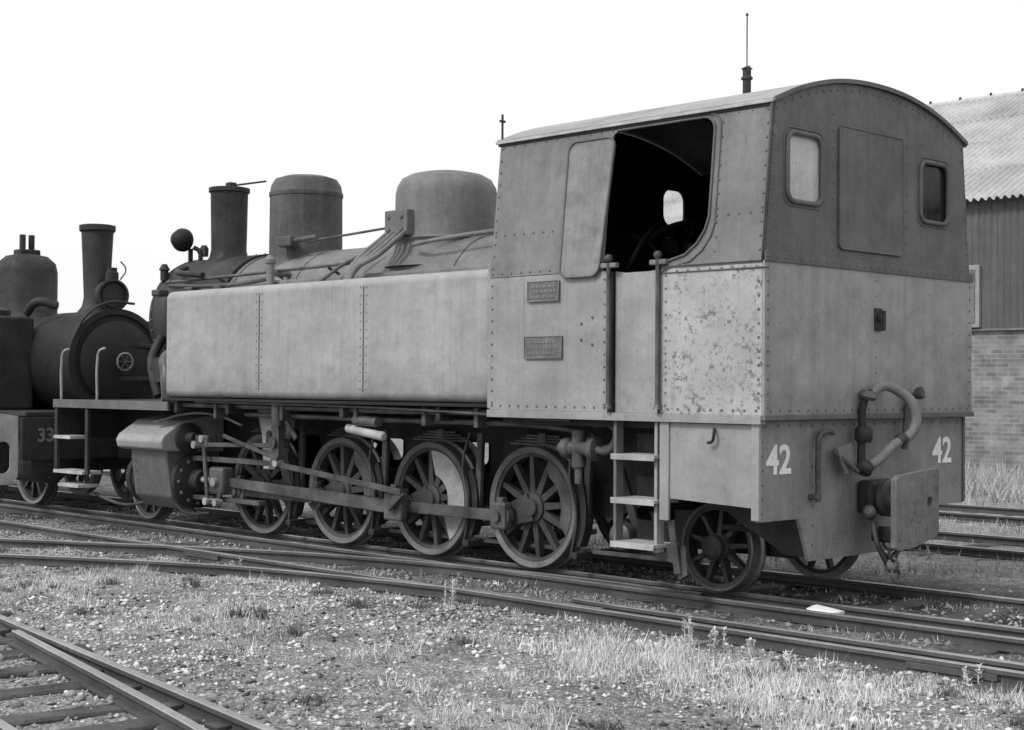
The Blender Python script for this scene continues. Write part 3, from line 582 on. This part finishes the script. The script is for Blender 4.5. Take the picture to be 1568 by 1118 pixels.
rail('check_rail',catmull([(-1.5,-1.88),(-1,-1.92),(14,-1.92)]),T2)
T3=empty('railway_track'); c3=[(-30,-16),(-16,-8.6),(-10.5,-4.9),(-7.7,-3.3),(-5.3,-2.1),(-2.8,-1.56),(-1,-1.5)]; p=catmull(c3)
rail('rail_near',off(p,-.62),T3,-.003); rail('rail_far',off(p,.6),T3,-.003); sleepers(p,T3,.7,2.0,z=-.094,rng=(-30,-5.5))
T4=empty('railway_track'); c4=[(-9,-5.295),(-4,-6.09),(0,-6.72),(12,-8.62)]; p4=catmull(c4)
rail('rail_far',off(p4,.60),T4,-.006); rail('rail_near',off(p4,-.60),T4,-.006); sleepers(p4,T4,.58,1.75,z=-.080,rng=(-9,12),jit=1.5)
rail('point_blade',catmull([(-3.0,-5.74),(-1.1,-6.13),(.5,-6.48),(2.5,-7.0),(5,-7.9)]),T4,-.006)
rail('guard_rail',off(catmull([(-2.9,-6.265),(-1.0,-6.56),(1.2,-6.91),(4,-7.35)]),-.42),T4,-.006)
for i in range(14):
    x=-4+i*.58; y=-6.72-.1585*x
    box('rail_chair',x-.06,x+.06,y+.50,y+.70,-.085,-.06,M_rail,T4,.006)
for X_ in(-6.2,1.9):
    for yy in(-2.225,-2.135): box('fish_plate',X_-.3,X_+.3,yy-.008,yy+.008,-.07,-.03,M_rail,T2,.003)
T5=empty('railway_track'); track([(-60,4.6),(60,4.6)],T5,rng=(-10,40))
T6=empty('railway_track'); track([(-60,8.4),(60,8.4)],T6,rng=(-10,40))

# ================================================================ GROUND
def axis(lo,hi,step,far):
    a=list(np.arange(lo,hi+1e-6,step)); s=step; x=lo
    L_=[]
    while x>-far: s*=1.35; x-=s; L_.append(x)
    R_=[]; s=step; x=hi
    while x<far: s*=1.35; x+=s; R_.append(x)
    return np.array(L_[::-1]+a+R_)
gx=axis(-14,9,.06,900); gy=axis(-10.5,3,.06,900)
GZ=-.096
def gh(x,y):
    v=noise.noise(Vector((x*.7,y*.7,0)))*.020+noise.noise(Vector((x*3,y*3,5)))*.014+noise.noise(Vector((x*9,y*9,9)))*.012
    d=abs(y-(-6.72-.1585*x))
    if d<1.1: v-=.022*min(1,(1.1-d)/.3)
    return GZ+v
nx,ny=len(gx),len(gy); co=np.zeros((nx*ny,3),np.float32)
for i,x in enumerate(gx):
    for j,y in enumerate(gy):
        near_=(-15<x<10 and -11.5<y<4); co[i*ny+j]=(x,y,gh(x,y) if near_ else GZ)
ii,jj=np.meshgrid(np.arange(nx-1),np.arange(ny-1),indexing='ij'); q=(ii*ny+jj).ravel()
F=np.stack([q,q+ny,q+ny+1,q+1],1).astype(np.int32)
def npmesh(name,co,F,m,smooth=False,parent=None):
    me=bpy.data.meshes.new(name); me.vertices.add(len(co)); me.vertices.foreach_set('co',np.asarray(co,np.float32).ravel())
    k=F.shape[1]; me.loops.add(F.size); me.loops.foreach_set('vertex_index',F.ravel().astype(np.int32)); me.polygons.add(len(F)); me.polygons.foreach_set('loop_start',np.arange(0,F.size,k,dtype=np.int32)); me.polygons.foreach_set('loop_total',np.full(len(F),k,np.int32))
    me.update(calc_edges=True); me.validate(); me.materials.append(m)
    if smooth: me.polygons.foreach_set('use_smooth',[True]*len(me.polygons))
    return link(bpy.data.objects.new(name,me),parent)
def groundmat():
    m=bpy.data.materials.new('ground_gravel_grass'); m.use_nodes=True; nt=m.node_tree;N=nt.nodes;L=nt.links;b=N['Principled BSDF']; b.inputs['Roughness'].default_value=.95; b.inputs['Specular IOR Level'].default_value=.1
    tc=N.new('ShaderNodeTexCoord'); sx=N.new('ShaderNodeSeparateXYZ'); L.new(tc.outputs['Object'],sx.inputs[0])
    def nz(s,d=8,r=.65):
        n=N.new('ShaderNodeTexNoise'); n.inputs['Scale'].default_value=s;n.inputs['Detail'].default_value=d;n.inputs['Roughness'].default_value=r; L.new(tc.outputs['Object'],n.inputs['Vector']); return n.outputs['Fac']
    def mr(v,a,b_,c_,d):
        n=N.new('ShaderNodeMapRange'); L.new(v,n.inputs[0])
        for i,x in enumerate((a,b_,c_,d)): n.inputs[i+1].default_value=x
        return n.outputs[0]
    def op(o_,a,b_):
        n=N.new('ShaderNodeMath'); n.operation=o_
        for i,v in enumerate((a,b_)):
            if isinstance(v,(int,float)): n.inputs[i].default_value=v
            else: L.new(v,n.inputs[i])
        return n.outputs[0]
    yn=op('ADD',sx.outputs['Y'],op('MULTIPLY',op('SUBTRACT',nz(1.2,4),.5),1.6))
    trk=op('MULTIPLY',mr(yn,-2.0,-.7,0,1),mr(yn,1.2,2.2,1,0))
    light=op('MULTIPLY',mr(nz(.8,6),.35,.65,.30,.50),mr(nz(7,6),.3,.7,.6,1.35))
    dark=op('MULTIPLY',mr(nz(2,6),.35,.65,.04,.17),mr(nz(12,5),.3,.7,.7,1.3))
    mx=N.new('ShaderNodeMix'); mx.data_type='FLOAT'; L.new(trk,mx.inputs[0]); L.new(light,mx.inputs[2]); L.new(dark,mx.inputs[3])
    vo=N.new('ShaderNodeTexVoronoi'); vo.inputs['Scale'].default_value=28; L.new(tc.outputs['Object'],vo.inputs['Vector'])
    c=op('MULTIPLY',mx.outputs[0],mr(vo.outputs['Distance'],0,.6,1.15,.6)); c=op('MULTIPLY',c,mr(nz(60,3),.35,.65,.55,1.4))
    c=op('MULTIPLY',c,mr(nz(3,10,.8),.55,.68,1.0,.6))
    cc=N.new('ShaderNodeCombineColor'); [L.new(c,cc.inputs[i]) for i in range(3)]; L.new(cc.outputs[0],b.inputs['Base Color'])
    bn=N.new('ShaderNodeBump'); bn.inputs['Strength'].default_value=1.; bn.inputs['Distance'].default_value=.035; h=op('ADD',nz(25,8),op('MULTIPLY',vo.outputs['Distance'],-.8)); L.new(h,bn.inputs['Height']); L.new(bn.outputs[0],b.inputs['Normal'])
    return m
npmesh('ground',co,F,groundmat(),True)
def stones(name,n,region,smin,smax,m,dens=None):
    x0,x1,y0,y1=region; V=[];FF=[]
    base=np.array([(1,0,0),(-1,0,0),(0,1,0),(0,-1,0),(0,0,1),(0,0,-1)],float); tri=np.array([(0,2,4),(2,1,4),(1,3,4),(3,0,4),(2,0,5),(1,2,5),(3,1,5),(0,3,5)])
    c=0
    while c<n:
        x=random.uniform(x0,x1); y=random.uniform(y0,y1)
        if dens and random.random()>dens(x,y): continue
        s=smin+(smax-smin)*random.random()**3; v=base*(s*np.array([random.uniform(.7,1.3),random.uniform(.6,1.2),random.uniform(.4,.8)]))+np.random.uniform(-.25,.25,(6,3))*s
        a=random.random()*6.28; R=np.array([[math.cos(a),-math.sin(a),0],[math.sin(a),math.cos(a),0],[0,0,1]]); v=v@R.T+np.array([x,y,gh(x,y)+s*.15])
        V.append(v); FF.append(tri+6*c); c+=1
    return npmesh(name,np.concatenate(V),np.concatenate(FF),m)
M_st=mat('gravel_stone',.55,.45,.9,scale=9,streak=0,bump=.3); M_std=mat('ballast_stone',.22,.8,.9,scale=9,streak=0,bump=.3); M_stk=mat('dark_clinker',.06,.5,.9,scale=9,streak=0,bump=.3)
def nd(x,y): return max(.05,min(1,.5+1.9*noise.noise(Vector((x*.5,y*.5,3)))))
G=empty('gravel')
a=stones('foreground_gravel',22000,(-10,6,-9.5,-2.2),.006,.026,M_st,nd); a.parent=G
a=stones('clinker',9000,(-10,6,-9.5,-2.0),.006,.024,M_stk,lambda x,y:nd(x+9,y)); a.parent=G
a=stones('track_ballast',16000,(-13,8,-3.0,1.3),.008,.034,M_std); a.parent=G
a=stones('larger_stones',500,(-10,6,-8.5,3),.02,.05,M_st,nd); a.parent=G
a=stones('siding_ballast',3500,(-5,4,-8.3,-5.3),.012,.045,M_std); a.parent=G
def grass(name,n,region,h0,h1,m,dens,width=.004,tuft=6,spread=.05,parent=None,ground=True):
    x0,x1,y0,y1=region; pts=[]
    while len(pts)<n//tuft:
        x=random.uniform(x0,x1); y=random.uniform(y0,y1)
        if random.random()<dens(x,y): pts.append((x,y,random.uniform(.5,1.3),gh(x,y) if ground else GZ))
    P=np.repeat(np.array(pts),tuft,axis=0); k=len(P)
    P[:,:2]+=np.random.normal(0,spread,(k,2)); h=np.random.uniform(h0,h1,k)*P[:,2]; a=np.random.uniform(0,6.28,k); ln=np.random.uniform(.1,.9,k)*h; b=np.random.uniform(0,6.28,k); w=width*np.random.uniform(.6,1.4,k)
    A=np.stack([P[:,0]-np.cos(a)*w,P[:,1]-np.sin(a)*w,P[:,3]-.01],1); B=np.stack([P[:,0]+np.cos(a)*w,P[:,1]+np.sin(a)*w,P[:,3]-.01],1)
    C=np.stack([P[:,0]+np.cos(b)*ln,P[:,1]+np.sin(b)*ln,P[:,3]+h],1)
    V=np.stack([A,B,C],1).reshape(-1,3); return npmesh(name,V,np.arange(3*k).reshape(-1,3),m,parent=parent)
M_gr=mat('dry_grass',.64,.3,.8,scale=5,streak=0,bump=0); M_gr2=mat('grass_dark',.12,.4,.8,scale=5,streak=0,bump=0); M_gr3=mat('grass_far',.38,.35,.8,scale=1,streak=0,bump=0)
GR=empty('dry_grass')
def sid(x,y):
    d=abs(y-(-6.72-.1585*x)); return 1 if d>1.0 else .10
def gd(x,y):
    v=noise.noise(Vector((x*.8,y*.8,11)))+.7*noise.noise(Vector((x*2.5,y*2.5,2))); return max(0,min(1,.12+2.2*v))*(sid(x,y) if y<0 else 1)
def gd2(x,y):
    v=noise.noise(Vector((x*1.6,y*1.6,21)))+.6*noise.noise(Vector((x*5,y*5,2))); return max(0,min(1,.05+1.8*v))*sid(x,y)
grass('foreground_turf',75000,(-12,6.5,-9.5,-2.35),.008,.034,M_gr,gd,.003,8,.05,GR)
grass('foreground_turf_dark',26000,(-12,6.5,-9.5,-2.2),.010,.04,M_gr2,gd2,.003,8,.04,GR)
grass('track_grass',9000,(-12,8,-3,2.2),.02,.055,M_gr,gd,.004,10,.05,GR)
grass('long_grass',11000,(-6,6.5,-5.2,-2.4),.03,.10,M_gr,lambda x,y:max(0,gd(x,y)-.2)*(1.0 if x>-.5 else .2),.0035,14,.06,GR)
grass('dark_clumps',4000,(-9,5,-8.5,-2.6),.02,.08,M_gr2,lambda x,y:(gd2(x,y)>.75)*.4,.006,60,.035,GR)
grass('field_grass',60000,(-12,30,9.8,20.0),.10,.34,M_gr3,lambda x,y:max(.05,gd(x*.3,y*.3)),.012,10,.2,GR,False)
grass('yard_grass',20000,(-5,22,2,9.8),.03,.12,M_gr3,lambda x,y:gd(x,y)*(.15 if 3.7<y<5.5 or 7.5<y<9.3 else 1),.008,10,.15,GR,False)
def weed(x,y,h):
    w=empty('weed_plant'); z=gh(x,y); vs=[];fs=[]
    for s in range(random.randint(2,4)):
        ax=random.uniform(-.05,.05);ay=random.uniform(-.05,.05); hh=h*random.uniform(.6,1.05); dx=random.uniform(-.12,.12)*h;dy=random.uniform(-.12,.12)*h
        tube('stem',[(x+ax,y+ay,z-.01),(x+ax+dx*.4,y+ay+dy*.4,z+hh*.5),(x+ax+dx,y+ay+dy,z+hh)],.003,M_gr,w)
        for k in range(34):
            t=random.uniform(.05,1); c=Vector((x+ax+dx*t,y+ay+dy*t,z+hh*t)); a=random.random()*6.28; l=.035*(1.3-t*.7); d=Vector((math.cos(a),math.sin(a),random.uniform(.1,.9)))*l; n_=Vector((-math.sin(a),math.cos(a),0))*.007
            i0=len(vs); vs+=[c,c+d*.5+n_,c+d,c+d*.5-n_]; fs.append((i0,i0+1,i0+2,i0+3))
    mk('leaves',vs,fs,M_gr,w)
for x,y,h in((-2.4,-2.35,.2),(.10,-2.5,.24),(.40,-2.55,.18),(.62,-2.5,.16),(2.1,-2.3,.18),(-5.2,-2.5,.13),(1.1,-2.75,.14)): weed(x,y,h)
rs=random.Random(3)
me=bpy.data.meshes.new('stone_block'); bm=bmesh.new(); bmesh.ops.create_cube(bm,size=1); bmesh.ops.bevel(bm,geom=bm.edges[:],offset=.14,segments=1,affect='EDGES')
for v in bm.verts: v.co=Vector((v.co.x*.24,v.co.y*.15,v.co.z*.07))+Vector([rs.uniform(-.012,.012) for _ in range(3)])
bm.to_mesh(me); bm.free(); me.materials.append(M_white); o=link(bpy.data.objects.new('stone_block',me)); o.location=(.14,-.90,-.035); o.rotation_euler=(.10,.03,.25)
# ================================================================ WAREHOUSE
WH=empty('corrugated_warehouse')
M_cor=mat('corrugated_wall',.13,.25,.7,streak=.35,scale=.6,bump=.05); M_rf=mat('corrugated_roof',.44,.3,.6,streak=.1,scale=1.2,bump=.03,mott=.1)
X0,X1,Y0,YR=-23,42,20.,27.; ZEV,ZRI=5.75,9.45
def corr(name,x0,x1,p0,p1,amp,wl,m,nrm):
    n_=int((x1-x0)/wl*6); vs=[];fs=[]
    for i in range(n_+1):
        x=x0+(x1-x0)*i/n_; w=amp*math.sin(2*math.pi*(x-x0)/wl)
        for p in(p0,p1): vs.append((x,p[0]+nrm[0]*w,p[1]+nrm[1]*w))
    for i in range(n_): fs.append((2*i,2*i+1,2*i+3,2*i+2))
    return mk(name,vs,fs,m,WH,True)
rows=4
for k in range(rows):
    t0,t1=k/rows,(k+1)/rows; P0=(Y0-.35+(YR-Y0+.35)*t0,ZEV+(ZRI-ZEV)*t0+.012) ; P1=(Y0-.35+(YR-Y0+.35)*(t1+.01),ZEV+(ZRI-ZEV)*(t1+.01)); corr('roof_sheet',X0-.4,X1,P0,P1,.045,.18,M_rf,(-.47,.88))
corr('roof_far',X0-.4,X1,(2*YR-Y0,ZEV),(YR,ZRI),.035,.18,M_rf,(.47,.88))
cyl('ridge_cap',(X0-.4,YR,ZRI+.0),(X1,YR,ZRI+.0),.10,M_rf,WH)
for x in np.arange(X0,X1,.9): cyl('ridge_bolt',(x,YR-.05,ZRI+.05),(x,YR-.05,ZRI+.14),.035,M_dark,WH,seg=6)
corr('cladding',X0,X1,(Y0-.06,2.94),(Y0-.06,ZEV-.02),.022,.15,M_cor,(-1,0))
def brick():
    m=bpy.data.materials.new('brick_wall'); m.use_nodes=True; nt=m.node_tree;N=nt.nodes;L=nt.links;b=N['Principled BSDF'];b.inputs['Roughness'].default_value=.9
    tc=N.new('ShaderNodeTexCoord'); mp=N.new('ShaderNodeMapping'); mp.inputs['Rotation'].default_value=(math.pi/2,0,0); L.new(tc.outputs['Object'],mp.inputs[0])
    br=N.new('ShaderNodeTexBrick'); br.inputs['Color1'].default_value=(.15,.15,.15,1);br.inputs['Color2'].default_value=(.25,.25,.25,1);br.inputs['Mortar'].default_value=(.26,.26,.26,1)
    br.inputs['Scale'].default_value=1;br.inputs['Brick Width'].default_value=.27;br.inputs['Row Height'].default_value=.10;br.inputs['Mortar Size'].default_value=.012
    nz=N.new('ShaderNodeTexNoise'); nz.inputs['Scale'].default_value=2.5; nz.inputs['Detail'].default_value=8; L.new(tc.outputs['Object'],nz.inputs['Vector'])
    mr=N.new('ShaderNodeMapRange'); L.new(nz.outputs['Fac'],mr.inputs[0]); mr.inputs[1].default_value=.3; mr.inputs[2].default_value=.7; mr.inputs[3].default_value=.65; mr.inputs[4].default_value=1.3
    vm=N.new('ShaderNodeVectorMath'); vm.operation='SCALE'; L.new(mp.outputs[0],br.inputs['Vector']); L.new(br.outputs['Color'],vm.inputs[0]); L.new(mr.outputs[0],vm.inputs['Scale']); L.new(vm.outputs[0],b.inputs['Base Color']); return m
box('brick_base',X0,X1,Y0,Y0+.3,-.2,2.94,brick(),WH,0); box('end_wall',X0,X0+.2,Y0+.3,2*YR-Y0,-.2,ZEV,M_cor,WH,0)
mk('gable',[(X0+.1,Y0,ZEV),(X0+.1,2*YR-Y0,ZEV),(X0+.1,YR,ZRI)],[(0,1,2)],M_cor,WH)
box('wall_sill',X0,X1,Y0-.10,Y0-.0,2.91,2.95,M_upside,WH,0)
for x in(-15,-10.3,4.5,12):
    box('window_frame',x-.65,x+.65,Y0-.16,Y0-.02,2.98,4.35,M_side,WH,.01); box('window_pane',x-.55,x+.55,Y0-.18,Y0-.1,3.08,4.25,M_boil,WH,0); box('window_mullion',x-.02,x+.02,Y0-.2,Y0-.17,3.08,4.25,M_side,WH,0)
SM=empty('siren_mast'); bx,by=-21.2,27
cyl('post',(bx,by,9.3),(bx,by,11.45),.13,M_dark,SM); cyl('aerial',(bx,by,11.4),(bx,by,13.1),.02,M_dark,SM); lathe('siren_head',[(.18,0),(.18,.06),(.13,.1),(.13,.3),(.18,.33),(.05,.4)],(bx,by,11.1),(0,0,1),M_dark,SM,20)
for dx,z in((-.35,10.9),(.3,11.35)): cyl('arm',(bx,by,z-.1),(bx+dx,by-dx,z),.02,M_dark,SM); cyl('insulator',(bx+dx,by-dx,z-.08),(bx+dx,by-dx,z+.08),.04,M_dark,SM)
lathe('aerial_tip',[(.02,0),(.05,.05),(.02,.1)],(bx,by,13.05),(0,0,1),M_dark,SM,10)

# ================================================================ LIGHT, SKY, CAMERA
el=math.radians(46)
sd=Vector((-.15,-1.0,0)).normalized(); sd=Vector((sd.x*math.cos(el),sd.y*math.cos(el),math.sin(el)))
w=bpy.data.worlds.new('World'); sc.world=w; w.use_nodes=True; nt=w.node_tree; bg=nt.nodes['Background']
sky=nt.nodes.new('ShaderNodeTexSky'); sky.sky_type='NISHITA'; sky.sun_disc=False; sky.sun_elevation=el; sky.sun_rotation=math.atan2(sd.x,sd.y); sky.dust_density=4; sky.air_density=1.5
bw=nt.nodes.new('ShaderNodeRGBToBW'); nt.links.new(sky.outputs[0],bw.inputs[0])
mx=nt.nodes.new('ShaderNodeMix'); mx.data_type='FLOAT'; mx.inputs[0].default_value=.75; nt.links.new(bw.outputs[0],mx.inputs[2]); mx.inputs[3].default_value=9.5
nt.links.new(mx.outputs[0],bg.inputs[0]); bg.inputs[1].default_value=.128
ld=bpy.data.lights.new('sun','SUN'); ld.energy=2.0; ld.angle=math.radians(12); ld.color=(1,.995,.985); lo=bpy.data.objects.new('sun',ld); COL.objects.link(lo); lo.rotation_euler=sd.to_track_quat('Z','Y').to_euler()
cam=bpy.data.cameras.new('camera'); cam.lens=52.7; cam.sensor_width=36; cam.clip_end=3000; co_=bpy.data.objects.new('camera',cam); COL.objects.link(co_)
Fd=Vector((-.7108,.7034,0)).normalized(); Rt=Vector((.7034,.7108,0)).normalized(); U=Vector((0,0,1))
p=math.radians(.77); F2=Fd*math.cos(p)+U*math.sin(p); U2=U*math.cos(p)-Fd*math.sin(p)
r=math.radians(.374); R3=Rt*math.cos(r)+U2*math.sin(r); U3=U2*math.cos(r)-Rt*math.sin(r)
Mx=Matrix((R3,U3,-F2)).transposed().to_4x4(); Mx.translation=Vector((6.452,-10.45,1.65)); co_.matrix_world=Mx
sc.camera=co_
sc.view_settings.view_transform='Standard'; sc.view_settings.look='None'; sc.view_settings.exposure=0
